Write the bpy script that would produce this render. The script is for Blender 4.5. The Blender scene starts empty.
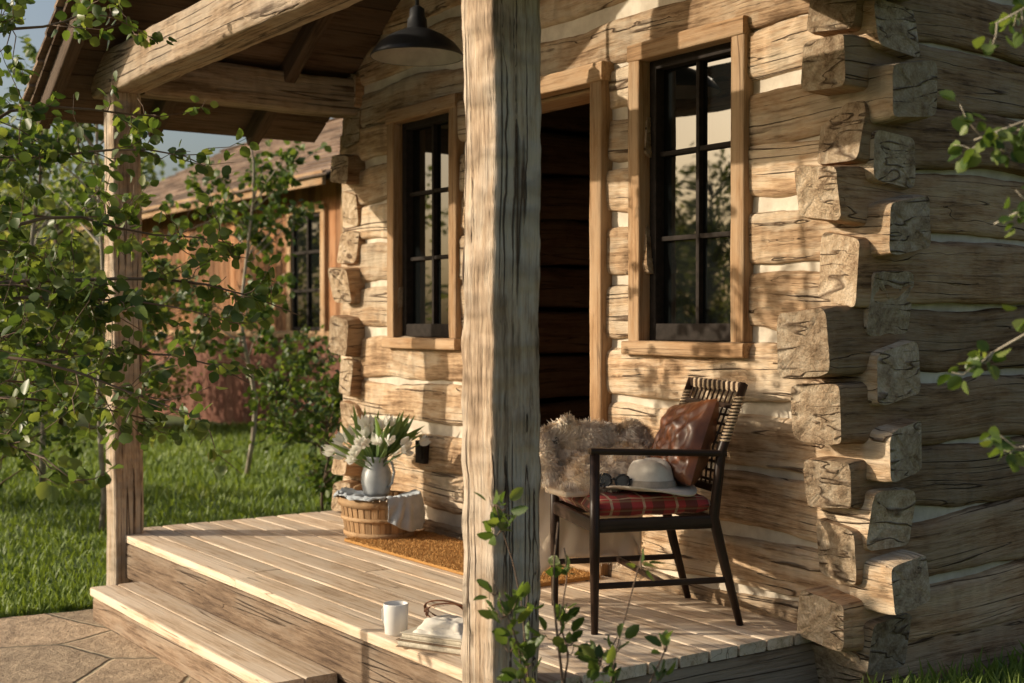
import bpy, math, random
import numpy as np
from mathutils import Vector, Matrix, noise
random.seed(7); rng=np.random.default_rng(7)
scene=bpy.context.scene
V=Vector
GZ=-.36
# ------------------------------------------------------------------ helpers
def link(o,parent=None):
    scene.collection.objects.link(o)
    if parent: o.parent=parent
    return o
def root(name,loc=(0,0,0),rz=0):
    o=bpy.data.objects.new(name,None); o.empty_display_size=.1
    o.location=loc; o.rotation_euler=(0,0,rz); return link(o)
class MB:
    def __init__(s): s.v=[];s.f=[];s.lc=[];s.cs=[];s.var=[];s.mi=[]
    def add(s,vs,fs,lc=None,var=.5,mi=0,cs=None):
        b=len(s.v); s.v.extend([tuple(x) for x in vs])
        s.f.extend([tuple(i+b for i in f) for f in fs])
        s.lc.extend([tuple(x) for x in (lc if lc is not None else vs)])
        s.cs.extend(cs if cs is not None else [(0,0,0)]*len(vs))
        s.var.extend([var]*len(vs))
        s.mi.extend(mi if isinstance(mi,list) else [mi]*len(fs))
    def build(s,name,mats,parent=None,smooth=True):
        me=bpy.data.meshes.new(name); me.from_pydata(s.v,[],s.f)
        for m in mats: me.materials.append(m)
        a=me.attributes.new('lc','FLOAT_VECTOR','POINT'); a.data.foreach_set('vector',np.array(s.lc,dtype=np.float32).ravel())
        a=me.attributes.new('cs','FLOAT_VECTOR','POINT'); a.data.foreach_set('vector',np.array(s.cs,dtype=np.float32).ravel())
        a=me.attributes.new('var','FLOAT','POINT'); a.data.foreach_set('value',np.array(s.var,dtype=np.float32))
        me.polygons.foreach_set('material_index',s.mi)
        me.polygons.foreach_set('use_smooth',[smooth]*len(s.f))
        me.update()
        return link(bpy.data.objects.new(name,me),parent)
def timber(mb,A,B,w,h,up=(0,0,1),seg=.06,nc=20,p=6,amp=.003,wob=.0,hv=.0,var=None,mi=0,me=None,freq=5,taper=0,taper0=True,bev=.97,big=0,skew=0,endj=0):
    A=V(A);B=V(B);a=B-A;L=a.length;a.normalize();up=V(up)
    s=a.cross(up).normalized();u=s.cross(a)
    n=max(1,math.ceil(L/seg)); o=V((random.uniform(0,50),random.uniform(0,50),random.uniform(0,50)))
    if var is None: var=random.random()
    if me is None: me=mi
    vs=[];lc=[];fs=[];mis=[];cs=[]
    sk=random.uniform(-skew,skew); e1=random.uniform(-endj,endj); e2=random.uniform(-endj,endj)
    for i in range(n+1):
        d=L*i/n; c=A+a*d
        k=1
        if taper:
            e=(min(d,L-d) if taper0 else L-d); k=1-taper*max(0,1-e/.3)
        if i in(0,n): k*=bev
        n1=noise.noise(V((d*1.7+o.x,o.y,3)));n2=noise.noise(V((d*1.5+o.z,7,o.x)));n3=noise.noise(V((d*4+o.y,o.z,1)))
        c=c+u*(wob*n1)+s*(wob*.4*n2)
        ht=h*(1+hv*n2+hv*.6*n3); wt=w*(1+hv*.25*n1)
        for j in range(nc):
            g=2*math.pi*(j+.5)/nc; cg=math.cos(g);sg=math.sin(g)
            x=math.copysign(abs(cg)**(2/p),cg)*wt/2*k; y=math.copysign(abs(sg)**(2/p),sg)*ht/2*k
            cs.append((2*x/w,2*y/h,0))
            ee=(x*e1+y*e2) if i>=n-1 else 0
            y+=sk*x
            if amp:
                q=V((d*freq+o.x,x*freq*2.2+o.y,y*freq*2.2+o.z))
                dn=noise.noise(q)*amp+noise.noise(q*2.7)*amp*.6
                if big: dn+=noise.noise(V((d*1.6+o.y,x*3+o.z,y*7+o.x)))*big
                r=math.hypot(x,y); f=1+dn/max(r,.01); x*=f;y*=f
            vs.append(c+s*x+u*y+a*ee); lc.append((d+o.x,x+o.y,y+o.z))
    for i in range(n):
        for j in range(nc):
            j2=(j+1)%nc; fs.append((i*nc+j,i*nc+j2,(i+1)*nc+j2,(i+1)*nc+j)); mis.append(mi)
    for e,i in((0,0),(1,n)):
        b=len(vs)
        ring=[vs[i*nc+j] for j in range(nc)];rl=[lc[i*nc+j] for j in range(nc)];rc=[cs[i*nc+j] for j in range(nc)]
        cen=sum(ring,V())/nc; cl=tuple(sum(q[k] for q in rl)/nc for k in range(3))
        vs+=ring; lc+=rl; cs+=rc
        for j in range(nc):
            pnt=cen.lerp(ring[j],.55)+a*random.uniform(-1,1)*amp*.8
            vs.append(pnt); lc.append(tuple(cl[k]+(rl[j][k]-cl[k])*.55 for k in range(3))); cs.append((rc[j][0]*.55,rc[j][1]*.55,0))
        vs.append(cen);lc.append(cl);cs.append((0,0,0));ci=b+2*nc
        for j in range(nc):
            j2=(j+1)%nc
            q=(b+j,b+nc+j,b+nc+j2,b+j2); t=(b+nc+j,ci,b+nc+j2)
            if e==1: q=q[::-1];t=t[::-1]
            fs.append(q);fs.append(t);mis+=[me,me]
    mb.add(vs,fs,lc,var,mis,cs)
def box(mb,x0,x1,y0,y1,z0,z1,mi=0,var=None,p=14,ax=None):
    d=(x1-x0,y1-y0,z1-z0)
    ax=d.index(max(d)) if ax is None else ax
    cx,cy,cz=(x0+x1)/2,(y0+y1)/2,(z0+z1)/2
    if ax==0: timber(mb,(x0,cy,cz),(x1,cy,cz),d[1],d[2],(0,0,1),seg=9,nc=16,p=p,amp=0,mi=mi,var=var,bev=1)
    elif ax==1: timber(mb,(cx,y0,cz),(cx,y1,cz),d[0],d[2],(0,0,1),seg=9,nc=16,p=p,amp=0,mi=mi,var=var,bev=1)
    else: timber(mb,(cx,cy,z0),(cx,cy,z1),d[1],d[0],(1,0,0),seg=9,nc=16,p=p,amp=0,mi=mi,var=var,bev=1)
def tube(mb,pts,r,nc=8,mi=0,var=None):
    pts=[V(p) for p in pts];n=len(pts)
    if not hasattr(r,'__len__'): r=[r]*n
    if var is None: var=random.random()
    vs=[];lc=[];fs=[];d=0;o=random.uniform(0,30)
    t=(pts[1]-pts[0]).normalized(); ref=V((0,0,1)) if abs(t.z)<.9 else V((1,0,0)); s=t.cross(ref).normalized()
    for i,pn in enumerate(pts):
        t=(pts[min(i+1,n-1)]-pts[max(i-1,0)]).normalized()
        s=(s-t*s.dot(t)).normalized(); u=t.cross(s)
        if i: d+=(pn-pts[i-1]).length
        for j in range(nc):
            g=2*math.pi*j/nc
            vs.append(pn+(s*math.cos(g)+u*math.sin(g))*r[i]); lc.append((d+o,math.cos(g)*r[i],math.sin(g)*r[i]+o))
    for i in range(n-1):
        for j in range(nc):
            j2=(j+1)%nc; fs.append((i*nc+j,i*nc+j2,(i+1)*nc+j2,(i+1)*nc+j))
    fs.append(tuple(range(nc))[::-1]); fs.append(tuple((n-1)*nc+j for j in range(nc)))
    mb.add(vs,fs,lc,var,mi)
def revolve(mb,prof,c=(0,0,0),n=40,sx=1,sy=1,mi=0,var=.5,fn=None):
    vs=[];fs=[];m=len(prof)
    for (r,z) in prof:
        for j in range(n):
            g=2*math.pi*j/n; x=r*math.cos(g)*sx;y=r*math.sin(g)*sy;zz=z
            if fn: x,y,zz=fn(x,y,zz,g)
            vs.append((x+c[0],y+c[1],zz+c[2]))
    for i in range(m-1):
        for j in range(n):
            j2=(j+1)%n; fs.append((i*n+j,i*n+j2,(i+1)*n+j2,(i+1)*n+j))
    mb.add(vs,fs,None,var,mi)
def grid(mb,f,nu,nv,mi=0,var=.5):
    vs=[];fs=[]
    for i in range(nu+1):
        for j in range(nv+1): vs.append(f(i/nu,j/nv))
    for i in range(nu):
        for j in range(nv):
            a=i*(nv+1)+j; fs.append((a,a+nv+1,a+nv+2,a+1))
    mb.add(vs,fs,None,var,mi)
LEAF=(np.array([(0,0,0),(.3,.15,.08),(.46,.48,.13),(.3,.85,.07),(0,1.08,-.02),(-.3,.85,.07),(-.46,.48,.13),(-.3,.15,.08)],float),[(0,1,2,3,4),(0,4,5,6,7)])
OVAL=(np.array([(0,0,0),(.17,.25,.06),(.22,.55,.07),(.12,.85,.0),(0,1.1,-.08),(-.12,.85,0),(-.22,.55,.07),(-.17,.25,.06)],float),[(0,1,2,3,4),(0,4,5,6,7)])
DIA=(np.array([(0,0,0),(.4,.5,.1),(0,1,0),(-.4,.5,.1)],float),[(0,1,2,3)])
BLADE=(np.array([(-.5,0,0),(.5,0,0),(.3,.55,.12),(0,1,.4)],float),[(0,1,2,3)])
def unit(a): return a/np.maximum(np.linalg.norm(a,axis=1,keepdims=True),1e-6)
def cloud(name,pos,size,tmpl,mat,parent=None,along=None,jit=1.0,nup=.3,wide=None,var=None,nrm=None):
    pos=np.asarray(pos,float);N=len(pos);size=np.broadcast_to(np.asarray(size,float),(N,))
    al=rng.normal(size=(N,3))*jit
    if along is not None: al=al+along
    al=unit(al); nn=rng.normal(size=(N,3));nn[:,2]+=nup
    if nrm is not None: nn=nn*.35+nrm
    nn=unit(nn-al*(nn*al).sum(1,keepdims=True)); si=np.cross(al,nn)
    T,F=tmpl;k=len(T)
    w=size if wide is None else np.broadcast_to(np.asarray(wide,float),(N,))
    vs=pos[:,None,:]+si[:,None,:]*(T[None,:,0:1]*w[:,None,None])+al[:,None,:]*(T[None,:,1:2]*size[:,None,None])+nn[:,None,:]*(T[None,:,2:3]*size[:,None,None])
    vs=vs.reshape(-1,3)
    me=bpy.data.meshes.new(name)
    nf=len(F);ln=[len(f) for f in F];tot=sum(ln)
    loops=(np.concatenate([np.array(f) for f in F])[None,:]+(np.arange(N)*k)[:,None]).ravel()
    me.vertices.add(N*k); me.vertices.foreach_set('co',vs.astype(np.float32).ravel())
    me.loops.add(N*tot); me.loops.foreach_set('vertex_index',loops.astype(np.int32))
    me.polygons.add(N*nf)
    st=np.cumsum([0]+ln[:-1]); starts=(st[None,:]+(np.arange(N)*tot)[:,None]).ravel()
    me.polygons.foreach_set('loop_start',starts.astype(np.int32))
    try: me.polygons.foreach_set('loop_total',np.tile(ln,N).astype(np.int32))
    except Exception: pass
    me.update(calc_edges=True)
    va=rng.random(N) if var is None else var
    a=me.attributes.new('var','FLOAT','POINT'); a.data.foreach_set('value',np.repeat(va,k).astype(np.float32))
    me.materials.append(mat); me.validate()
    o=bpy.data.objects.new(name,me)
    return link(o,parent)
# ------------------------------------------------------------------ materials
def newmat(name):
    m=bpy.data.materials.new(name);m.use_nodes=True;nt=m.node_tree
    return m,nt,nt.nodes['Principled BSDF'],nt.nodes['Material Output']
def nd(nt,t,ins=None,**kw):
    n=nt.nodes.new(t)
    for k,v in kw.items(): setattr(n,k,v)
    for k,v in (ins or {}).items():
        if isinstance(v,bpy.types.NodeSocket): nt.links.new(v,n.inputs[k])
        else: n.inputs[k].default_value=v
    return n
def mth(nt,op,a,b=0,c=0,clamp=False):
    n=nt.nodes.new('ShaderNodeMath');n.operation=op;n.use_clamp=clamp
    for i,v in enumerate((a,b,c)):
        if isinstance(v,bpy.types.NodeSocket): nt.links.new(v,n.inputs[i])
        else: n.inputs[i].default_value=v
    return n.outputs[0]
def mixc(nt,fac,a,b,blend='MIX'):
    n=nt.nodes.new('ShaderNodeMix');n.data_type='RGBA';n.blend_type=blend
    for k,v in((0,fac),(6,a),(7,b)):
        if isinstance(v,bpy.types.NodeSocket): nt.links.new(v,n.inputs[k])
        else: n.inputs[k].default_value=v if k==0 else (tuple(v)+(1,))[:4]
    return n.outputs[2]
def ramp(nt,fac,stops):
    n=nt.nodes.new('ShaderNodeValToRGB');e=n.color_ramp.elements
    while len(e)<len(stops): e.new(.5)
    for i,(p,c) in enumerate(stops):
        e[i].position=p; e[i].color=(tuple(c)+(1,))[:4] if hasattr(c,'__len__') else (c,c,c,1)
    nt.links.new(fac,n.inputs[0]); return n.outputs[0]
def mapped(nt,src,sc): return nd(nt,'ShaderNodeMapping',{'Vector':src,'Scale':sc}).outputs[0]
def nz(nt,vec,scale=1,detail=6,rough=.6,dist=0): return nd(nt,'ShaderNodeTexNoise',{'Vector':vec,'Scale':scale,'Detail':detail,'Roughness':rough,'Distortion':dist}).outputs[0]
def wood(name,dark,mid,light,grey=(.3,.27,.23),gamt=.5,crack=.8,bump=.6,va=.5,rough=.8,ax=(2.6,55,55),cax=(.45,17,17),cw=.012,adze=.0):
    m,nt,b,out=newmat(name)
    lc=nd(nt,'ShaderNodeAttribute',attribute_name='lc').outputs['Vector']
    va_=nd(nt,'ShaderNodeAttribute',attribute_name='var').outputs['Fac']
    g=nz(nt,mapped(nt,lc,ax),1,4,.75)
    pt=nz(nt,mapped(nt,lc,(1.9,7,7)),1,5,.7)
    c=ramp(nt,mth(nt,'MULTIPLY_ADD',pt,.5,mth(nt,'MULTIPLY',g,.5)),[(.36,dark),(.47,mid),(.60,light)])
    c=mixc(nt,mth(nt,'MULTIPLY',ramp(nt,pt,[(.44,0),(.58,1)]),gamt),c,grey)
    c=mixc(nt,mth(nt,'MULTIPLY',ramp(nt,g,[(.28,1),(.42,0)]),.55),c,tuple(x*.8 for x in dark))
    h=mth(nt,'MULTIPLY',g,.7)
    if crack>0:
        ck=nz(nt,mapped(nt,lc,cax),1,1,.5)
        wd=mth(nt,'MULTIPLY',mth(nt,'SUBTRACT',pt,.45,clamp=True),cw*8)
        ckm=mth(nt,'DIVIDE',mth(nt,'ABSOLUTE',mth(nt,'SUBTRACT',ck,.5)),mth(nt,'ADD',wd,.001),clamp=True)
        c=mixc(nt,crack,c,mixc(nt,ckm,(.15,.10,.07),(1,1,1)),'MULTIPLY')
        h=mth(nt,'ADD',h,mth(nt,'MULTIPLY',ckm,.6*crack))
    if adze>0:
        ad=nz(nt,mapped(nt,lc,(13,6,6)),1,1,.5)
        h=mth(nt,'ADD',h,mth(nt,'MULTIPLY',ad,adze*2.4))
        c=mixc(nt,adze*.6,c,ramp(nt,ad,[(.35,.45),(.5,1)]),'MULTIPLY')
    vv=mth(nt,'MULTIPLY_ADD',va_,va,1-va/2)
    c=mixc(nt,1,c,nd(nt,'ShaderNodeCombineColor',{0:vv,1:vv,2:vv}).outputs[0],'MULTIPLY')
    nt.links.new(c,b.inputs['Base Color']); b.inputs['Roughness'].default_value=rough
    b.inputs['Specular IOR Level'].default_value=.2
    bp=nd(nt,'ShaderNodeBump',{'Height':h,'Strength':bump,'Distance':.02})
    nt.links.new(bp.outputs[0],b.inputs['Normal']); return m
def endgrain(name,c0,c1,c2):
    m,nt,b,out=newmat(name)
    lc=nd(nt,'ShaderNodeAttribute',attribute_name='lc').outputs['Vector']
    cs=nd(nt,'ShaderNodeAttribute',attribute_name='cs').outputs['Vector']
    va_=nd(nt,'ShaderNodeAttribute',attribute_name='var').outputs['Fac']
    n1=nz(nt,mapped(nt,lc,(5,26,26)),1,6,.75)
    n2=nz(nt,mapped(nt,lc,(1,7,11)),1,3,.6)
    ck=nz(nt,mapped(nt,lc,(0,3.0,13)),1,2,.5,.3)
    ckm=mth(nt,'DIVIDE',mth(nt,'ABSOLUTE',mth(nt,'SUBTRACT',ck,.5)),mth(nt,'MULTIPLY_ADD',mth(nt,'SUBTRACT',n2,.46,clamp=True),.26,.0015),clamp=True)
    dsp=nd(nt,'ShaderNodeVectorMath',{0:cs,1:(.3,-.5,0)},operation='ADD').outputs[0]
    r=mth(nt,'ADD',nd(nt,'ShaderNodeVectorMath',{0:dsp},operation='LENGTH').outputs[1],mth(nt,'MULTIPLY',n2,.35))
    rings=mth(nt,'MULTIPLY_ADD',mth(nt,'SINE',mth(nt,'MULTIPLY',r,55)),.5,.5)
    c=ramp(nt,mth(nt,'MULTIPLY_ADD',n2,.4,mth(nt,'MULTIPLY',n1,.6)),[(.36,c0),(.48,c1),(.62,c2)])
    c=mixc(nt,.14,c,ramp(nt,rings,[(0,.3),(1,1)]),'MULTIPLY')
    c=mixc(nt,.85,c,mixc(nt,ckm,(.16,.11,.08),(1,1,1)),'MULTIPLY')
    vv=mth(nt,'MULTIPLY_ADD',va_,.5,.75)
    c=mixc(nt,1,c,nd(nt,'ShaderNodeCombineColor',{0:vv,1:vv,2:vv}).outputs[0],'MULTIPLY')
    nt.links.new(c,b.inputs['Base Color']);b.inputs['Roughness'].default_value=.9;b.inputs['Specular IOR Level'].default_value=.15
    h=mth(nt,'ADD',mth(nt,'MULTIPLY',n1,1.1),mth(nt,'ADD',mth(nt,'MULTIPLY',n2,1.2),mth(nt,'MULTIPLY',ckm,.5)))
    bp=nd(nt,'ShaderNodeBump',{'Height':h,'Strength':.9,'Distance':.03});nt.links.new(bp.outputs[0],b.inputs['Normal']);return m
def simple(name,c1,c2=None,scale=20,rough=.6,bump=.2,metal=0,dist=.003,detail=3,obj=True,spec=.4):
    m,nt,b,out=newmat(name)
    co=nd(nt,'ShaderNodeTexCoord').outputs['Object']
    n=nz(nt,co,scale,detail,.6)
    c2=c2 or tuple(x*.7 for x in c1)
    nt.links.new(ramp(nt,n,[(.35,c2),(.65,c1)]),b.inputs['Base Color'])
    b.inputs['Roughness'].default_value=rough;b.inputs['Metallic'].default_value=metal
    b.inputs['Specular IOR Level'].default_value=spec
    bp=nd(nt,'ShaderNodeBump',{'Height':n,'Strength':bump,'Distance':dist}); nt.links.new(bp.outputs[0],b.inputs['Normal'])
    return m
def leafmat(name,ca,cb,trans=.4,rough=.45,cc=None,spec=.35):
    m,nt,b,out=newmat(name)
    va=nd(nt,'ShaderNodeAttribute',attribute_name='var').outputs['Fac']
    c=ramp(nt,va,[(0,ca),(.75,cb),(1,cc or cb)])
    nt.links.new(c,b.inputs['Base Color']);b.inputs['Roughness'].default_value=rough;b.inputs['Specular IOR Level'].default_value=spec
    if trans>0:
        tr=nd(nt,'ShaderNodeBsdfTranslucent',{'Color':mixc(nt,1,c,(1.7,1.6,.7),'MULTIPLY')})
        mx=nd(nt,'ShaderNodeMixShader',{0:trans,1:b.outputs[0],2:tr.outputs[0]})
        nt.links.new(mx.outputs[0],out.inputs[0])
    return m
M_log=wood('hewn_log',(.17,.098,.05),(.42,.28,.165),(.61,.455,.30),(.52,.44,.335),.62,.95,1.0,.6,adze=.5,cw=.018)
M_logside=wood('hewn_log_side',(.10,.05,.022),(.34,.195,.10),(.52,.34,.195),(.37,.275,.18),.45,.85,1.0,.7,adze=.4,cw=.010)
M_end=endgrain('log_end_grain',(.20,.125,.072),(.47,.345,.225),(.67,.545,.40))
M_post=wood('old_timber',(.15,.10,.062),(.41,.30,.205),(.60,.48,.35),(.48,.41,.335),.65,1.0,1.0,.25,cax=(.35,21,21),cw=.026,adze=.8)
M_beam=wood('beam_timber',(.11,.07,.04),(.32,.225,.145),(.50,.38,.26),(.36,.30,.235),.6,.9,.9,.3,adze=.4,cw=.02)
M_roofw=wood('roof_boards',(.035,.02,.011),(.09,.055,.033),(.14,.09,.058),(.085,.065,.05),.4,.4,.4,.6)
M_deck=wood('deck_board',(.33,.23,.15),(.57,.435,.305),(.72,.59,.45),(.58,.49,.39),.5,.7,.3,.36,ax=(1.8,60,60))
M_fasc=wood('fascia_wood',(.085,.053,.034),(.22,.15,.098),(.35,.255,.175),(.25,.205,.16),.5,.9,.8,.4,cw=.02)
M_trim=wood('trim_wood',(.17,.095,.045),(.36,.215,.11),(.50,.33,.19),(.38,.28,.185),.45,.6,.4,.3,ax=(2,60,60))
M_chair=wood('dark_chair_wood',(.012,.007,.005),(.028,.015,.010),(.05,.028,.018),(.04,.028,.02),.3,0,.08,.2,rough=.38)
M_bask=wood('basket_wood',(.17,.09,.04),(.36,.21,.10),(.5,.32,.17),(.38,.28,.18),.3,0,.3,.6)
M_sid=wood('board_siding',(.10,.043,.018),(.26,.115,.048),(.38,.185,.08),(.22,.135,.085),.4,0,.4,.9)
M_red=wood('rusty_siding',(.07,.026,.017),(.18,.068,.044),(.26,.11,.07),(.17,.095,.068),.5,0,.3,.4)
M_shin=wood('shingles',(.07,.042,.03),(.17,.11,.075),(.27,.19,.13),(.2,.16,.13),.4,0,.6,.9)
M_bark=wood('aspen_bark',(.14,.11,.08),(.32,.28,.22),(.45,.42,.35),(.2,.17,.12),.4,0,.5,.3,ax=(10,14,14))
M_twig=wood('twig_bark',(.07,.045,.03),(.15,.10,.07),(.22,.16,.11),(.14,.11,.08),.3,0,.2,.4)
M_chink=simple('chinking',(.66,.59,.48),(.48,.41,.32),9,.9,.6,dist=.01,detail=5)
M_dark=simple('window_sash',(.035,.028,.024),(.022,.018,.015),30,.75,.05,spec=.08)
M_metal=simple('lamp_enamel',(.045,.047,.05),(.03,.03,.032),14,.4,.05,metal=.3)
M_lampin=simple('lamp_inner',(.35,.34,.32),(.28,.27,.25),14,.5,.02)
M_int=simple('interior',(.05,.035,.025),(.03,.02,.015),6,.9,.1)
M_stonebase=simple('foundation',(.10,.085,.07),(.05,.04,.033),8,.9,.6,dist=.02)
m,nt,b,out=newmat('window_glass'); b.inputs['Base Color'].default_value=(.006,.007,.007,1);b.inputs['Roughness'].default_value=.015;b.inputs['IOR'].default_value=1.9
co=nd(nt,'ShaderNodeTexCoord').outputs['Object']
bp=nd(nt,'ShaderNodeBump',{'Height':nz(nt,co,2.2,1,.4),'Strength':.06,'Distance':.03}); nt.links.new(bp.outputs[0],b.inputs['Normal']); M_glass=m
M_leaf=leafmat('aspen_leaf',(.045,.085,.022),(.11,.165,.045),.42,.4,(.20,.24,.07))
M_leafd=leafmat('shrub_leaf',(.045,.085,.02),(.11,.165,.04),.4,.45,(.18,.23,.06))
M_leafb=leafmat('distant_leaf',(.11,.145,.04),(.23,.27,.085),.45,.6,(.36,.37,.14))  # brighter yellow-green: background haze and glow put into the leaf colour
M_grass=leafmat('grass_blade',(.09,.14,.03),(.18,.25,.055),.35,.55,(.29,.32,.11))
# ground
m,nt,b,out=newmat('lawn'); co=nd(nt,'ShaderNodeTexCoord').outputs['Object']
c=ramp(nt,nz(nt,co,1.2,4,.7),[(.3,(.05,.08,.018)),(.5,(.09,.14,.03)),(.7,(.14,.18,.045))])
c=mixc(nt,.6,c,ramp(nt,nz(nt,co,45,2,.7),[(.3,.4),(.7,1.3)]),'MULTIPLY'); nt.links.new(c,b.inputs['Base Color']); b.inputs['Roughness'].default_value=.9
M_lawn=m
m,nt,b,out=newmat('flagstone'); co=nd(nt,'ShaderNodeTexCoord').outputs['Object']
wv=mixc(nt,.10,co,nd(nt,'ShaderNodeTexNoise',{'Vector':co,'Scale':3.0,'Detail':5.}).outputs['Color'],'ADD')
vo=nd(nt,'ShaderNodeTexVoronoi',{'Vector':wv,'Scale':1.7},feature='DISTANCE_TO_EDGE',voronoi_dimensions='2D').outputs['Distance']
vc=nd(nt,'ShaderNodeTexVoronoi',{'Vector':wv,'Scale':1.7},feature='F1',voronoi_dimensions='2D').outputs['Color']
c=mixc(nt,nd(nt,'ShaderNodeSeparateColor',{0:vc}).outputs[0],(.50,.38,.26),(.37,.29,.20))
n7=nz(nt,co,7,6,.75)
c=mixc(nt,.8,c,ramp(nt,n7,[(.3,(.5,.45,.4)),(.7,(1.3,1.25,1.2))]),'MULTIPLY')
jm=ramp(nt,vo,[(.004,0),(.025,1)]); c=mixc(nt,jm,(.20,.17,.11),c); nt.links.new(c,b.inputs['Base Color']); b.inputs['Roughness'].default_value=.85
h=mth(nt,'ADD',mth(nt,'MULTIPLY',jm,.4),mth(nt,'MULTIPLY',n7,1.0)); bp=nd(nt,'ShaderNodeBump',{'Height':h,'Strength':.9,'Distance':.03}); nt.links.new(bp.outputs[0],b.inputs['Normal']); M_flag=m
# ------------------------------------------------------------------ ground
xs=np.concatenate([[-600,-200,-80,-40,-20],np.arange(-12,5,.4),[6,10,20,40,80,200,600]])
ys=np.concatenate([[-600,-200,-80,-40,-20,-10],np.arange(-6,6,.4),[7,10,20,40,80,200,600]])
def gh(x,y):
    z=GZ
    if x>-.2 and y>-.9: z+=.15*min(1,max(0,(1.6-x)/1.2))*min(1,(y+.9)/.6)
    return z
mb=MB(); vs=[(x,y,gh(x,y)) for x in xs for y in ys];ny=len(ys)
mb.add(vs,[(i*ny+j,(i+1)*ny+j,(i+1)*ny+j+1,i*ny+j+1) for i in range(len(xs)-1) for j in range(ny-1)])
mb.build('ground',[M_lawn])
mb=MB()
def pf(u,v):
    x=-3.66+5.2*u; y=-7+5.55*v
    e=.06*noise.noise(V((y*2.2,3,0)))+.03*noise.noise(V((y*6,9,0)))
    if u==0: x+=e
    return (x,y,GZ+.012+.004*noise.noise(V((x*2,y*2,0))))
grid(mb,pf,60,90); mb.build('flagstone_path',[M_flag])
# ------------------------------------------------------------------ log cabin
cabin=root('log_cabin')
FZ=[-.03,.195,.425,.665,.92,1.185,1.44,1.675,1.90,2.125,2.36,2.60,2.84]
FH=[.19,.20,.205,.21,.225,.23,.21,.20,.195,.2,.205,.205,.2]
SZ=[-.13,.085,.31,.545,.79,1.05,1.32,1.56,1.79,2.01,2.24,2.48,2.72,2.95]
SH=[.20,.20,.21,.22,.225,.255,.235,.215,.21,.21,.22,.22,.22,.2]
OPEN=[(-1.19,-.64,1.0,2.24),(-2.36,-1.50,-.2,2.2),(-3.285,-2.69,1.0,2.24)]
XL=-3.92
PF=[.02,.11,.03,.09,.05,.015,.10,.03,.12,.04,.08,.05,.08]
PS=[.02,.12,.04,.09,.14,.21,.05,.14,.035,.13,.05,.11,.14,.06]
mb=MB()
HW=dict(seg=.03,nc=36,p=8,amp=.006,wob=.026,hv=.16,freq=7,big=.014)
for i,(z,h) in enumerate(zip(FZ,FH)):
    ends=(XL-random.uniform(.0,.04),PF[i])
    cuts=[o for o in OPEN if o[2]<z<o[3]]
    cuts.sort(); a=ends[0]; segs=[]
    for o in cuts: segs.append((a,o[0]));a=o[1]
    segs.append((a,ends[1]))
    var=random.random()
    zj=random.uniform(-.010,.010)
    for (p,q) in segs:
        timber(mb,(p,.1+random.uniform(-.012,.008),z+zj),(q,.1,z+zj),.225,h,var=min(1,max(0,var+random.uniform(-.15,.15))),me=1,taper=random.uniform(-.03,.14) if q==ends[1] else 0,taper0=False,skew=.2,endj=.18,**HW)
mb.build('front_wall_logs',[M_log,M_end],cabin)
mb=MB()
for k,(z,h) in enumerate(zip(SZ,SH)):
    pr=PS[k]
    hh=h*random.uniform(1.0,1.06)
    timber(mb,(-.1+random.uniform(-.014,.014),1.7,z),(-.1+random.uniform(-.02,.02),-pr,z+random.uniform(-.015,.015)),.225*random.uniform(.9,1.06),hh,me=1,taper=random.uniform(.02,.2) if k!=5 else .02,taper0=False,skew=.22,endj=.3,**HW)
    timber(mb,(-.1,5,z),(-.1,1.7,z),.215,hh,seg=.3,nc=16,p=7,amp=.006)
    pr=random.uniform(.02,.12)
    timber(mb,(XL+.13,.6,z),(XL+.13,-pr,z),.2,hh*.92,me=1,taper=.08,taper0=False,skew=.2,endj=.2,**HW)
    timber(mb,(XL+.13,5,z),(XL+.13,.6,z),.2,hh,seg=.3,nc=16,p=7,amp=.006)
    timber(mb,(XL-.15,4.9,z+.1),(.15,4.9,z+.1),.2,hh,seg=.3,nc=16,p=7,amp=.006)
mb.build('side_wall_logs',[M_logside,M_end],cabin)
# chinking
mb=MB()
def slab(x0,x1,z0,z1):
    def f(u,v):
        x=x0+(x1-x0)*u;z=z0+(z1-z0)*v
        return (x,.012+.009*noise.noise(V((x*5,z*9,0)))+.004*noise.noise(V((x*19,z*25,0))),z)
    grid(mb,f,max(2,int((x1-x0)/.03)),max(2,int((z1-z0)/.03)))
bx=[XL+.05]+[v for o in sorted(OPEN) for v in(o[0],o[1])]+[-.02]
for i in range(0,len(bx),2): slab(bx[i],bx[i+1],-.2,3.0)
for o in OPEN:
    if o[2]>0: slab(o[0],o[1],-.2,o[2])
    slab(o[0],o[1],o[3],3.0)
grid(mb,lambda u,v:(-.03+.008*noise.noise(V((u*25,v*27,5))),.02+4.9*u,-.25+3.3*v),100,80)
grid(mb,lambda u,v:(XL+.06,.02+4.9*(1-u),-.25+3.3*v),4,4)
mb.build('chinking',[M_chink],cabin)
mb=MB()
box(mb,XL+.06,-.03,.05,4.85,GZ-.1,-.2,var=.5)
mb.build('foundation',[M_stonebase],cabin)
mb=MB()
timber(mb,(.03,-.02,-.3),(.03,5,-.3),.05,.20,seg=.2,nc=16,p=10,amp=.003)
mb.build('sill_board',[M_fasc],cabin)
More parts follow.
